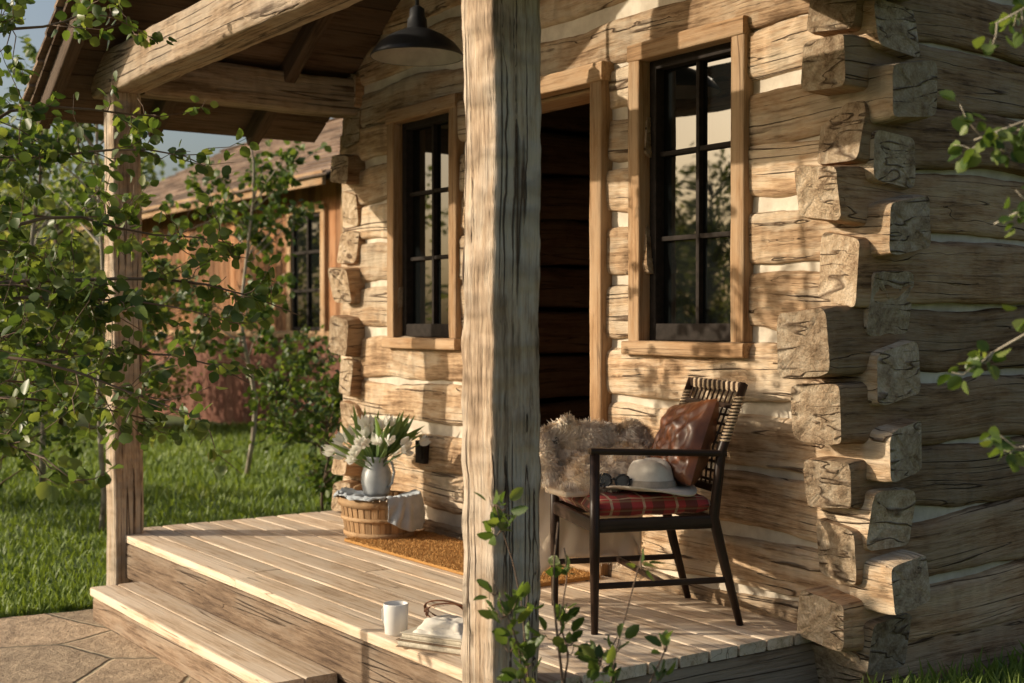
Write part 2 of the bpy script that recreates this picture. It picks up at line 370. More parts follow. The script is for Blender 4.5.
# interior
mb=MB()
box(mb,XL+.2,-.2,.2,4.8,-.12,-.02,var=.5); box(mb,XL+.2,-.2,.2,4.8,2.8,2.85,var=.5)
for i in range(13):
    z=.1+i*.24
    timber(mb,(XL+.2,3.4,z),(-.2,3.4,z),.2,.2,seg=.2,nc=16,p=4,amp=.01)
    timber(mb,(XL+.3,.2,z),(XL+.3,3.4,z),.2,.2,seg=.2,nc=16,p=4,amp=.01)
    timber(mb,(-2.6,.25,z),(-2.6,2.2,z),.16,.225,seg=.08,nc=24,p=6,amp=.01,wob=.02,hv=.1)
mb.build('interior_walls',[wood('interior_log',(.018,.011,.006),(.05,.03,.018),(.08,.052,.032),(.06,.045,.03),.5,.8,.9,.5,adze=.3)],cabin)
# roof main
def slope(mb,y0,z0,y1,z1,x0,x1,n):
    for i in range(n):
        a=i/n;b_=(i+1.25)/n
        p=(y0+(y1-y0)*a,z0+(z1-z0)*a+.03);q=(y0+(y1-y0)*b_,z0+(z1-z0)*b_)
        mid=V((0,(p[0]+q[0])/2,(p[1]+q[1])/2)); d=V((0,q[0]-p[0],q[1]-p[1]));L=d.length
        nrm=d.cross(V((1,0,0))).normalized()
        x=x0
        while x<x1-.01:
            xe=min(x1,x+random.uniform(.5,1.2)); 
            timber(mb,(x,mid.y,mid.z+random.uniform(-.004,.004)),(xe,mid.y,mid.z),L,.025,up=nrm,seg=2,nc=12,p=12,amp=.002); x=xe
mb=MB()
slope(mb,-.4,3.12,2.5,5.0,XL-.5,.5,16); slope(mb,5.4,3.12,2.5,5.0,XL-.5,.5,16)
mb.build('main_roof',[M_shin],cabin)
mb=MB()
for x in(-.12,XL+.12):
    for i in range(22):
        y=.1+i*.225; zt=3.05+ (1-abs(y-2.5)/2.5)*1.6
        box(mb,x-.02,x+.02,y-.105,y+.105,3.0,zt)
mb.build('gable_boards',[M_sid],cabin)
# windows
def window(x0,x1,z0,z1,nm):
    w=root(nm);w.parent=cabin
    mb=MB();tw=.068
    k=dict(seg=.05,nc=20,p=9,amp=.002,wob=.004)
    yc=-.006;dp=.075
    timber(mb,(x0-.003,yc,z1-tw/2),(x1+.003,yc,z1-tw/2),dp+.006,tw+.006,**k)
    timber(mb,(x0-.02,yc-.008,z0+tw/2-.01),(x1+.02,yc-.008,z0+tw/2-.01),dp+.022,tw-.008,**k)
    timber(mb,(x0+tw/2,yc,z0+tw-.012),(x0+tw/2,yc,z1-tw),dp,tw,up=(0,1,0),**k)
    timber(mb,(x1-tw/2,yc,z0+tw-.012),(x1-tw/2,yc,z1-tw),dp,tw,up=(0,1,0),**k)
    mb.build('trim',[M_trim],w)
    mb=MB()
    box(mb,x0+tw-.012,x0+tw-.002,.02,.13,z0+tw,z1-tw,ax=2); box(mb,x1-tw+.002,x1-tw+.012,.02,.13,z0+tw,z1-tw,ax=2)
    a,b2,c_,d=x0+tw,x1-tw,z0+tw-.01,z1-tw+.003;fw=.042;y0,y1=.02,.075
    box(mb,a,a+fw,y0,y1,c_,d,ax=2);box(mb,b2-fw,b2,y0,y1,c_,d,ax=2)
    box(mb,a+fw,b2-fw,y0+.002,y1,d-fw,d,ax=0);box(mb,a+fw,b2-fw,y0+.002,y1,c_,c_+fw*1.7,ax=0)
    mx=(a+b2)/2;box(mb,mx-.01,mx+.01,y0+.022,y1,c_+fw,d-fw,ax=2)
    zz0,zz1=c_+fw*1.7,d-fw
    for i in(1,2):
        zc=zz0+(zz1-zz0)*i/3; box(mb,a+fw,b2-fw,y0+.025,y1,zc-.01,zc+.01,ax=0)
    mb.build('sash',[M_dark],w)
    mb=MB();grid(mb,lambda u,v:(a+(b2-a)*u,.066,c_+(d-c_)*v),1,1);mb.build('glass',[M_glass],w)
window(-1.258,-.573,.977,2.285,'right_window');window(-3.345,-2.63,.977,2.285,'left_window')
mb=MB();k=dict(seg=.05,nc=20,p=9,amp=.002,wob=.004)
timber(mb,(-1.47,-.012,0),(-1.47,-.012,2.17),.08,.085,up=(1,0,0),**k);timber(mb,(-2.40,-.012,0),(-2.40,-.012,2.17),.08,.085,up=(1,0,0),**k)
timber(mb,(-2.46,-.015,2.21),(-1.415,-.015,2.21),.09,.085,**k)
box(mb,-1.53,-1.51,.02,.22,0,2.2,ax=2);box(mb,-2.36,-2.34,.02,.22,0,2.2,ax=2);box(mb,-2.35,-1.52,.03,.22,2.15,2.17,ax=0);box(mb,-2.4,-1.47,-.03,.2,-.02,.022,ax=0)
mb.build('door_frame',[M_trim],cabin)
mb=MB()  # opened door leaf, swung inwards against the right
box(mb,-1.50,-1.455,.24,1.05,.02,2.12,ax=2)
mb.build('door',[M_sid],cabin)
mb=MB();box(mb,-3.03,-2.93,-.045,.0,.36,.48);box(mb,-3.01,-2.95,-.052,-.04,.385,.455)
mb.build('outlet_box',[M_dark],cabin)
# ------------------------------------------------------------------ porch
porch=root('timber_porch')
DX0,DX1,DY=-3.93,-.185,-1.395
mb=MB();n=10;w=(-.03-DY)/n
for i in range(n):
    y=DY+w*(i+.5); js=sorted([random.uniform(-3.0,-.9)])
    xs_=[DX0]+js+[DX1]
    for a,b_ in zip(xs_[:-1],xs_[1:]):
        timber(mb,(a+.002,y,-.02+random.uniform(-.0015,.0015)),(b_-.002,y,-.02),w-.007,.04,seg=.15,nc=20,p=14,amp=.0012)
mb.build('deck_boards',[M_deck],porch)
mb=MB()
timber(mb,(DX0+.02,DY+.035,-.135),(DX1-.02,DY+.035,-.135),.06,.18,seg=.08,nc=24,p=8,amp=.004,hv=.03)
timber(mb,(DX0+.03,DY+.06,-.30),(DX1-.03,DY+.06,-.30),.05,.13,seg=.1,nc=20,p=8,amp=.004)
timber(mb,(DX1-.04,DY+.07,-.135),(DX1-.04,-.0,-.135),.06,.18,seg=.08,nc=24,p=8,amp=.004,hv=.03)
timber(mb,(DX1-.07,DY+.1,-.31),(DX1-.07,-.0,-.31),.05,.13,seg=.1,nc=20,p=8,amp=.004)
timber(mb,(DX0+.04,DY+.07,-.2),(DX0+.04,-.0,-.2),.06,.32,seg=.1,nc=20,p=8,amp=.004)
mb.build('deck_fascia',[M_fasc],porch)
mb=MB()
timber(mb,(-.262,-1.375,GZ-.05),(-.262,-1.375,2.31),.18,.18,up=(0,1,0),seg=.02,nc=44,p=13,amp=.006,wob=.014,hv=.05,var=.6,me=1,freq=9,big=.008)
timber(mb,(-3.80,-1.37,GZ-.05),(-3.80,-1.37,2.31),.155,.155,up=(0,1,0),seg=.04,nc=28,p=11,amp=.004,wob=.01,hv=.03,var=.45,me=1)
mb.build('posts',[M_post,M_end],porch)
mb=MB()
timber(mb,(-4.05,-1.37,2.425),(.12,-1.37,2.425),.18,.225,seg=.05,nc=28,p=10,amp=.005,wob=.01,hv=.03,me=1)
for x in(-3.80,-.262):
    timber(mb,(x,-1.275,2.42),(x,.02,2.42),.17,.215,seg=.06,nc=24,p=9,amp=.005,wob=.01,hv=.03,me=1,var=.0)
timber(mb,(-1.95,-1.37,2.54),(-1.95,-1.37,3.45),.15,.15,up=(0,1,0),seg=.1,p=9)
timber(mb,(-1.95,-1.7,3.5),(-1.95,.0,3.5),.15,.2,seg=.1,p=9)
mb.build('beams',[M_beam,M_end],porch)
mb=MB();RX,RZ,SL=-1.95,3.66,.6
for sg in(-1,1):
    for y in(-1.66,-1.05,-.45):
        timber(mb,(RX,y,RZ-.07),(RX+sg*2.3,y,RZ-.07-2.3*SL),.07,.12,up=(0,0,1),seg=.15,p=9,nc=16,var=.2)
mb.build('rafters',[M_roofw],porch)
mb=MB()
for sg in(-1,1):
    nrm=V((sg*SL,0,1)).normalized()
    for i in range(14):
        xx=(i+.5)*.17; zc=RZ-xx*SL
        ye=max(0,(zc-3.12)/.648-.4+.12) if zc>3.12 else 0
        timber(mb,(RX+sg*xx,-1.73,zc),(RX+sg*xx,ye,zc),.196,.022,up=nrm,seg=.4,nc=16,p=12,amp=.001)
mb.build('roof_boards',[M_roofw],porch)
mb=MB()
for sg in(-1,1):
    for i in range(14):
        xx=(i+.5)*.17; zc=RZ-xx*SL+.045
        nrm=V((sg*(SL-.12),0,1)).normalized()
        ye=max(0,(zc-3.12)/.648-.4+.2) if zc>3.12 else -.0
        timber(mb,(RX+sg*xx,-1.76,zc),(RX+sg*xx,ye,zc),.23,.02,up=nrm,seg=.3,nc=16,p=12,amp=.002)
mb.build('roof_shingles',[M_shin],porch)
step=root('porch_step');mb=MB()
for y in(-1.395-.068,-1.395-.205):
    timber(mb,(-3.43,y,-.215),(-1.31,y,-.215),.132,.045,seg=.12,nc=20,p=12,amp=.0015)
mb.build('treads',[M_deck],step)
mb=MB();timber(mb,(-3.40,-1.64,-.30),(-1.34,-1.64,-.30),.04,.12,seg=.1,nc=16,p=9,amp=.003)
for x in(-3.38,-1.36): timber(mb,(x,-1.62,-.30),(x,-1.40,-.30),.04,.12,seg=.1,nc=16,p=9,amp=.003)
mb.build('risers',[M_fasc],step)
# pendant lamp
lamp=root('pendant_lamp',(-1.90,-.70,2.27));mb=MB()
revolve(mb,[(.205,0),(.206,.006),(.19,.03),(.165,.06),(.12,.092),(.07,.115),(.045,.125),(.042,.165),(.035,.175),(.032,.21),(.012,.225),(.0,.225)],n=48)
revolve(mb,[(.20,.001),(.185,.028),(.16,.056),(.115,.087),(.06,.11),(0,.115)],n=48,mi=1)
revolve(mb,[(.205,0),(.20,.001)],n=48)
tube(mb,[(0,0,.2),(0,0,1.25)],.009)
revolve(mb,[(0,.055),(.02,.06),(.032,.08),(.02,.105),(0,.115)],n=20,mi=1)
mb.build('shade',[M_metal,M_lampin],lamp)
# ------------------------------------------------------------------ armchair
TH=math.radians(-20.3)
chair=root('wooden_armchair',(-.595,-.746,0),TH);mb=MB()
W=.50
def bar(mb,pts,w,h,up=(0,0,1)):
    for a,b_ in zip(pts[:-1],pts[1:]): timber(mb,a,b_,w,h,up=up,seg=.08,nc=16,p=4.5,amp=0,bev=.99)
for x in(-.0,-W):
    tube(mb,[(x,0,0),(x,0,.3),(x,0,.645)],[.013,.019,.018],12)
    tube(mb,[(x,.56,0),(x,.50,.22),(x,.455,.40),(x,.485,.64),(x,.575,.885)],[.013,.018,.02,.018,.015],12)
    bar(mb,[(x,-.018,.652),(x,.50,.632)],.034,.024)
    bar(mb,[(x,.0,.385),(x,.455,.385)],.022,.05)
    bar(mb,[(x,.0,.17),(x,.515,.17)],.018,.022)
bar(mb,[(-W,0,.385),(0,0,.385)],.022,.05);bar(mb,[(-W,.455,.385),(0,.455,.385)],.022,.05)
bar(mb,[(-W,.26,.17),(0,.26,.17)],.018,.022)
bar(mb,[(-W,.572,.872),(0,.572,.872)],.02,.035);bar(mb,[(-W,.548,.80),(0,.548,.80)],.016,.02)
bar(mb,[(-W,.475,.50),(0,.475,.50)],.018,.03)
mb.build('frame',[M_chair],chair)
M_cord=simple('cord',(.50,.38,.25),(.32,.22,.13),60,.7,.3)
M_leatherd=simple('dark_strap',(.07,.04,.025),(.04,.022,.013),40,.5,.2)
mb=MB()
def backy(z): return .485+(z-.64)*.367 if z>.64 else .455+(z-.40)*.125
for i in range(9):
    z=.53+i*.034; y=backy(z)
    bar(mb,[(-W,y,z),(0,y,z)],.005,.010)
for i in range(11):
    x=-.04-i*.042
    tube(mb,[(x,backy(.5)+.006,.5),(x+.01,backy(.65)-.006,.65),(x,backy(.86)+.004,.86)],.0042,6)
mb.build('woven_back',[M_leatherd],chair)
mb=MB()
for x in(0,-W):
    for i in range(14):
        z=.68+i*.012; y=backy(z)
        revolve(mb,[(.017,-.004),(.0205,-.0015),(.0205,.0015),(.017,.004)],(x,y,z),14)
for i in range(10):
    x=-.04-i*.045
    revolve(mb,[(.010,-.019),(.014,-.012),(.014,.012),(.010,.019)],(x,.572,.872),8)
mb.build('cord_wrap',[M_cord],chair)
# cushion plaid
m,nt,b,out=newmat('plaid_wool');co=nd(nt,'ShaderNodeTexCoord').outputs['Object']
sp=nd(nt,'ShaderNodeSeparateXYZ',{0:co})
def stripe(s,f,ph,w):
    return mth(nt,'LESS_THAN',mth(nt,'FRACT',mth(nt,'MULTIPLY_ADD',s,f,ph)),w)
c=(.40,.045,.04)
c=mixc(nt,mth(nt,'MULTIPLY',stripe(sp.outputs[0],8,0,.36),.75),c,(.05,.03,.02))
c=mixc(nt,mth(nt,'MULTIPLY',stripe(sp.outputs[1],8,.2,.36),.65),c,(.04,.035,.02))
c=mixc(nt,mth(nt,'MULTIPLY',stripe(sp.outputs[0],8,.3,.08),.7),c,(.6,.48,.3))
c=mixc(nt,mth(nt,'MULTIPLY',stripe(sp.outputs[1],8,.5,.08),.7),c,(.6,.48,.3))
c=mixc(nt,mth(nt,'MULTIPLY',stripe(sp.outputs[2],30,.1,.2),.5),c,(.3,.2,.1))
nt.links.new(c,b.inputs['Base Color']);b.inputs['Roughness'].default_value=.95
M_plaid=m
def pillow(mb,w,h,t,M,n=22,p=2.6,wr=.006,mi=0):
    for sg in(-1,1):
        def f(u,v):
            a=2*u-1;b_=2*v-1
            e=max(0,(1-abs(a)**p))*max(0,(1-abs(b_)**p))
            x=a*w/2; y=b_*h/2
            x*=1-.05*math.cos(b_*math.pi/2)*abs(a)**2; y*=1-.05*math.cos(a*math.pi/2)*abs(b_)**2
            z=sg*(t/2*e**.42+wr*(noise.noise(V((a*3,b_*3,sg*4.)))+.5*noise.noise(V((a*8,b_*5,sg*4.))))*e**.3)
            q=M@V((x,y,z)); return tuple(q)
        b0=len(mb.f); grid(mb,f,n,n,mi)
        if sg==-1:
            mb.f[b0:]=[x[::-1] for x in mb.f[b0:]]
mb=MB();pillow(mb,.51,.47,.075,Matrix.Translation((-.25,.225,.445)),p=8)
mb.build('plaid_seat_cushion',[M_plaid],chair)
M_leather=simple('brown_leather',(.26,.095,.038),(.11,.038,.017),7,.34,.25,dist=.004,detail=6)
pil=root('leather_pillow',(-.595,-.746,0),TH);mb=MB()
pillow(mb,.38,.34,.13,Matrix.Translation((-.205,.415,.65))@Matrix.Rotation(math.radians(68),4,'X')@Matrix.Rotation(math.radians(8),4,'Z'),p=3,wr=.022,n=36)
mb.build('pillow_body',[M_leather],pil)
# fur throw
fur=root('fur_throw',(-.595,-.746,0),TH)
M_fur=leafmat('fur',(.62,.47,.33),(.88,.74,.57),0,.9,(.94,.84,.70),spec=.1)
path=[(-.15,.485),(-.25,.515),(-.35,.56),(-.42,.62),(-.47,.675),(-.52,.685),(-.565,.65),(-.59,.56),(-.60,.42),(-.605,.28),(-.60,.14)]
def pathp(t):
    t*=len(path)-1;i=min(int(t),len(path)-2);f=t-i;a=path[i];b_=path[i+1]
    return a[0]*(1-f)+b_[0]*f,a[1]*(1-f)+b_[1]*f
def ff(u,v):
    x,z=pathp(v); y=-.06+.46*u
    y+= .04*noise.noise(V((v*4,u*2,1)))-(.05*math.sin(v*3.1))*(1-u)
    ed=4*u*(1-u)
    pf_=.07*noise.noise(V((u*3.5,v*5,2)))+.035*noise.noise(V((u*8,v*12,5)))
    z+=pf_*.9-.06*(1-ed)**3+.02*ed; x+=pf_*.8
    if v<.35: z=max(z,.49)
    return (x,y,z)
mb=MB();grid(mb,ff,46,80)
o=mb.build('throw_cloth',[M_fur],fur)
sm=o.modifiers.new('s','SOLIDIFY');sm.thickness=.02
P=np.array(mb.v)
nu,nv=47,81
G=P.reshape(nu,nv,3);du=np.gradient(G,axis=0);dv=np.gradient(G,axis=1);NN=unit(np.cross(du,dv).reshape(-1,3))
if NN[np.argmax(P[:,2]),2]<0: NN=-NN
idx=rng.integers(0,len(P),40000)
pp=P[idx]+rng.normal(size=(len(idx),3))*.006
nn=NN[idx]
tang=dv.reshape(-1,3)[idx];tang=unit(tang)*np.sign(-tang[:,2:3]+1e-6)
cl=np.array([[noise.noise(V(tuple(q*17))),noise.noise(V(tuple(q*17+50))),noise.noise(V(tuple(q*17+90)))] for q in pp])
fv=np.clip(.6+.9*cl[:,0]+rng.normal(size=len(pp))*.12,0,1)
cloud('fur_strands',pp,rng.uniform(.012,.022,len(pp)),BLADE,M_fur,fur,along=nn*.5+tang*.8+cl*1.4,jit=.2,wide=.004,nrm=nn*2,var=fv)
# hat
M_felt=simple('cream_felt',(.66,.60,.52),(.56,.50,.43),25,.95,.15)
M_band=simple('hat_band',(.36,.31,.25),(.26,.22,.17),25,.8,.1)
hat=root('felt_hat',(-.615,-.470,.497),math.radians(20));mb=MB()
def hf(x,y,z,g):
    if z>.05:
        k=(z-.05)/.06; z-=.022*k*math.exp(-(y/.022)**2); y*=1-.10*k
    r=math.hypot(x,y)
    if r>.10: z+=.020*((abs(y)/.165)**2)*((r-.10)/.06)-.012*((x/.165)**2)*((r-.10)/.06)
    return x,y,z
revolve(mb,[(.165,.004),(.166,.008),(.13,.007),(.105,.006),(.092,.010),(.086,.03),(.080,.06),(.074,.085),(.062,.104),(.045,.112),(.02,.108),(0,.106)],n=56,sx=1.06,sy=.94,fn=hf)
revolve(mb,[(.166,.008),(.165,.002),(.12,.001),(.09,.0),(0,.0)],n=56,sx=1.06,sy=.94,fn=hf)
revolve(mb,[(.0935,.012),(.0935,.014),(.088,.035),(.086,.036)],n=56,sx=1.07,sy=.95,mi=1)
mb.build('hat_body',[M_felt,M_band],hat)
# sunglasses resting on the front of the brim
M_black=simple('black_acetate',(.012,.012,.014),(.008,.008,.01),30,.15,.02)
sg_=root('sunglasses',(-.675,-.595,.503),math.radians(28));mb=MB()
for s in(-1,1):
    ring=[(s*.036+.028*math.cos(a),.004*math.sin(a),.026+.023*math.sin(a)) for a in np.linspace(0,2*math.pi,17)]
    tube(mb,ring,.0042,6)
    mb.add([(q[0],q[1],q[2]) for q in ring[:-1]],[tuple(range(16))])
    tube(mb,[(s*.064,0,.034),(s*.066,.05,.03),(s*.062,.09,.02)],.003,6)
tube(mb,[(-.01,0,.03),(0,-.003,.034),(.01,0,.03)],.004,6)
mb.build('frame_lenses',[M_black],sg_)
# ------------------------------------------------------------------ doormat
M_coir=leafmat('coir',(.28,.14,.045),(.48,.26,.09),0,.95,(.56,.34,.14),spec=.1)
mat=root('doormat');mb=MB();box(mb,-2.88,-1.38,-.55,-.09,.002,.018,var=.5)
mb.build('mat_base',[M_coir],mat)
N=26000;pp=np.c_[rng.uniform(-2.88,-1.38,N),rng.uniform(-.55,-.09,N),np.full(N,.014)]
cloud('mat_bristles',pp,rng.uniform(.008,.014,N),BLADE,M_coir,mat,along=np.tile([0,0,2.],(N,1)),jit=.7,wide=.0035)
# ------------------------------------------------------------------ basket with pitcher and tulips
BL=(-2.93,-.32,0)
bas=root('wooden_basket',BL,math.radians(-8));mb=MB()
ea,eb=.205,.165
for i in range(34):
    g=2*math.pi*i/34; r1=1.2
    A=(ea*math.cos(g),eb*math.sin(g),.006);B=(ea*r1*math.cos(g),eb*r1*math.sin(g),.205)
    timber(mb,A,B,.034,.005,up=V((math.cos(g)/ea,math.sin(g)/eb,0)).normalized(),seg=.2,nc=12,p=8,amp=0)
for z,th in((.03,.012),(.11,.010),(.192,.02)):
    k=1+.20*z/.205+.03
    revolve(mb,[(k,z-th),(k+.02,z-th),(k+.03,z),(k+.02,z+th),(k,z+th)],n=48,sx=ea,sy=eb,var=random.random())
revolve(mb,[(0,.012),(1,.012)],n=40,sx=ea,sy=eb)
tube(mb,[(-ea*1.3,-.05,.18),(-ea*1.38,-.03,.225),(-ea*1.4,0,.235),(-ea*1.38,.03,.225),(-ea*1.3,.05,.18)],.008)
mb.build('basket_body',[M_bask],bas)
M_linen=simple('blue_linen',(.46,.50,.53),(.36,.40,.44),12,.9,.3)
lin=root('linen_cloth',BL,math.radians(-8))
def cloth(x0,x1,ph,drop):
    mb=MB()
    def f(u,v):
        g=x0+(x1-x0)*u; t=v
        w_=noise.noise(V((g*1.3,t*1.5,ph)))
        fo=.5+.5*math.sin(g*19+ph+5*w_)
        fo2=abs(math.sin(g*9+ph*2+4*w_))
        if t<.5: r=.2+t/.5*1.04; z=.215+.020*fo*(t*2)+.02*fo2*t-.02*(1-t*2)
        else:
            q=(t-.5)/.5; r=1.24+.04*min(1,q*4)+(.07*fo+.05*fo2)*min(1,q*1.6); z=.235-.004*fo-drop*q*(.85+.18*math.sin(u*3.1+ph)+.08*w_)
            z-=.03*q*abs(2*u-1)**2*-1
        z+=.010*noise.noise(V((g*5,t*8,ph)))
        return(ea*r*math.cos(g),eb*r*math.sin(g),z)
    grid(mb,f,150,44);o=mb.build('cloth_fold',[M_linen],lin);s=o.modifiers.new('s','SOLIDIFY');s.thickness=.002
cloth(-.25,1.5,0.,.17);cloth(3.5,4.6,2.,.055);cloth(-1.6,-.3,4.,.02)
M_zinc=simple('galvanised_pitcher',(.50,.52,.53),(.36,.38,.39),9,.5,.15,metal=.25)
PL=(-3.01,-.29,.205)
pit=root('pitcher',PL);mb=MB()
revolve(mb,[(0,0),(.062,0),(.070,.02),(.082,.07),(.078,.12),(.06,.165),(.055,.185),(.064,.205),(.06,.205),(.051,.185),(.053,.16)],n=32,
  fn=lambda x,y,z,g:(x*(1+.25*max(0,math.cos(g-3.6))**6*(z>.18)),y*(1+.25*max(0,math.cos(g-3.6))**6*(z>.18)),z))
tube(mb,[(.055,.02,.185),(.10,.035,.18),(.115,.04,.13),(.10,.035,.07),(.072,.025,.045)],.007)
mb.build('pitcher_body',[M_zinc],pit)
tul=root('tulip_bouquet',PL);mb=MB();pos=[];al=[];lp=[];lal=[]
M_stem=leafmat('tulip_green',(.12,.20,.07),(.20,.30,.11),.3,.5);M_pet=leafmat('tulip_petal',(.80,.79,.72),(.88,.87,.83),.25,.6)
M_pet.node_tree.nodes['Mix'].inputs[7].default_value=(1.05,1.05,1.0,1)
for i in range(30):
    g=random.uniform(0,6.28);r=random.uniform(.03,.24);h=random.uniform(.28,.42)-r*.5
    tip=V((r*math.cos(g),r*math.sin(g),h)); tube(mb,[(0,0,.1),(tip.x*.35,tip.y*.35,h*.72),tip],.0035,6)
    d=(tip-V((0,0,.15))).normalized()
    for k in range(7):
        a=2*math.pi*k/7;s=d.cross(V((.3,.2,1))).normalized();u=d.cross(s)
        q=tip+(s*math.cos(a)+u*math.sin(a))*.008
        pos.append(tuple(q));al.append(tuple(d*2.4+(s*math.cos(a)+u*math.sin(a))*.75))
for i in range(38):
    g=random.uniform(0,6.28); q=V((.03*math.cos(g),.03*math.sin(g),.19));lp.append(tuple(q));lal.append((math.cos(g)*1.0,math.sin(g)*1.0,random.uniform(.3,2.2)))
mb.build('stems',[M_stem],tul)
cloud('petals',pos,.058,OVAL,M_pet,tul,along=np.array(al),jit=.15,wide=.075)
cloud('tulip_leaves',lp,rng.uniform(.16,.29,len(lp)),OVAL,M_stem,tul,along=np.array(lal),jit=.15,wide=.09)
# ------------------------------------------------------------------ mug, books
M_cer=simple('white_glaze',(.78,.76,.72),(.70,.68,.64),8,.2,.03)
mug=root('coffee_mug',(-1.0,-1.325,0),math.radians(190));mb=MB()
revolve(mb,[(0,0),(.036,0),(.040,.006),(.043,.05),(.045,.108),(.043,.111),(.041,.108),(.039,.05),(.036,.012),(0,.01)],n=36)
tube(mb,[(.041,0,.088),(.06,0,.092),(.074,0,.075),(.074,0,.045),(.06,0,.028),(.041,0,.028)],.006,10)
revolve(mb,[(0,.085),(.0405,.085)],n=30,mi=1)
mb.build('mug_body',[M_cer,simple('coffee',(.03,.012,.005),None,5,.1,0)],mug)
M_paper=simple('paper_edge',(.66,.60,.48),(.5,.45,.35),90,.9,.3);M_cov=simple('book_cover',(.30,.20,.12),(.18,.12,.07),12,.6,.1);M_cov2=simple('cream_cover',(.62,.55,.43),(.5,.44,.34),12,.7,.1)
bk=root('book_stack',(-.76,-1.27,0),math.radians(25));mb=MB()
def book(z,t,w,d,mi):
    box(mb,-w/2,w/2,-d/2,d/2,z,z+.003,mi=mi,ax=0);box(mb,-w/2,w/2,-d/2,d/2,z+t-.003,z+t,mi=mi,ax=0);box(mb,-w/2+.005,w/2-.005,-d/2+.004,d/2-.006,z+.003,z+t-.003,mi=0,ax=0)
    box(mb,-w/2,w/2,d/2-.003,d/2,z,z+t,mi=mi,ax=0)
book(0,.026,.27,.2,1);book(.0265,.022,.25,.18,2)
mb.build('books',[M_paper,M_cov,M_cov2],bk)
nap=root('napkin',(-.75,-1.26,.049),math.radians(25));mb=MB()
for L_ in range(3):   # three loose folded layers
    def nf(u,v,L_=L_):
        a=2*u-1;b_=2*v-1;e=max(0,1-a**8)*max(0,1-b_**8)
        return(a*(.10-.008*L_)+.008*noise.noise(V((b_*2,L_,0))),b_*(.075-.006*L_)+.008*noise.noise(V((a*2,L_,5))),(.014+.015*L_)*e**.4+.010*noise.noise(V((a*2.5,b_*2.5,L_)))*e)
    grid(mb,nf,36,36)
mb.build('folded_linen',[simple('cream_linen',(.72,.68,.60),(.6,.56,.48),30,.9,.2)],nap)
stp=root('leather_strap',(-.75,-1.26,.055),math.radians(25));mb=MB()
for ph in(0,.5):
    pts=[(.09*math.cos(a+ph),.02*math.sin(2*a)+.01*ph,.045+.045*math.sin(a)+.01*ph) for a in np.linspace(-.4,3.5,16)]
    for a,b_ in zip(pts[:-1],pts[1:]): timber(mb,a,b_,.018,.003,up=(0,0,1) if abs(V(b_)[0]-V(a)[0])>.004 else (1,0,0),seg=1,nc=8,p=6,amp=0)
mb.build('strap',[M_leather],stp)
# ------------------------------------------------------------------ second building
gb=root('wood_cabin')
mb=MB();x0,x1,y0,y1=-21,-11.4,4.0,9.0
for i in range(48):
    x=x0+i*.2+.1
    if not(-13.05<x<-12.15): box(mb,x-.094,x+.094,y0,y0+.04,1.0,2.95,ax=2)
    else: box(mb,x-.094,x+.094,y0,y0+.04,2.55,2.95,ax=2)
for i in range(25): y=y0+i*.2+.1; box(mb,x1-.04,x1,y-.094,y+.094,1.0,3.3,ax=2)
mb.build('board_walls',[M_sid],gb)
mb=MB()
for i in range(32):
    x=x0+i*.3+.15; box(mb,x-.147,x+.147,y0-.03,y0+.02,GZ-.05,.93,ax=2)
for i in range(16): y=y0+i*.3+.15; box(mb,x1-.02,x1+.03,y-.147,y+.147,GZ-.05,.93,ax=2)
mb.build('lower_siding',[M_red],gb)
mb=MB();box(mb,x0,x1+.05,y0-.06,y0+.05,.93,1.02)
for x in(-13.1,-12.1): box(mb,x-.06,x+.06,y0-.05,y0+.03,.98,2.6,ax=2)
box(mb,-13.15,-12.05,y0-.06,y0+.03,2.55,2.68);box(mb,x0-.3,x1+.3,y0-.55,y0-.5,2.78,2.95)
for x in(x0+.1,x1-.08): box(mb,x-.08,x+.08,y0-.07,y0+.08,GZ,2.95,ax=2)
mb.build('wood_trim',[M_trim],gb)
mb=MB()
for z in(1.03,1.53,2.03,2.5): box(mb,-13.05,-12.15,y0-.02,y0+.03,z,z+.04)
for x in(-13.04,-12.6,-12.2): box(mb,x,x+.045,y0-.022,y0+.03,1.05,2.53,ax=2)
mb.build('window_sash',[M_dark],gb)
mb=MB();grid(mb,lambda u,v:(-13.04+.9*u,y0+.01,1.04+1.5*v),1,1);mb.build('window_pane',[M_glass],gb)
mb=MB();slope(mb,y0-.6,2.85,6.5,4.5,x0-.5,x1+.5,16);slope(mb,9.6,2.85,6.5,4.5,x0-.5,x1+.5,10);mb.build('shingle_roof',[M_shin],gb)
mb=MB();box(mb,x0+.1,x1-.1,y0+.06,y1,-.3,2.9);mb.build('inner_core',[M_int],gb)
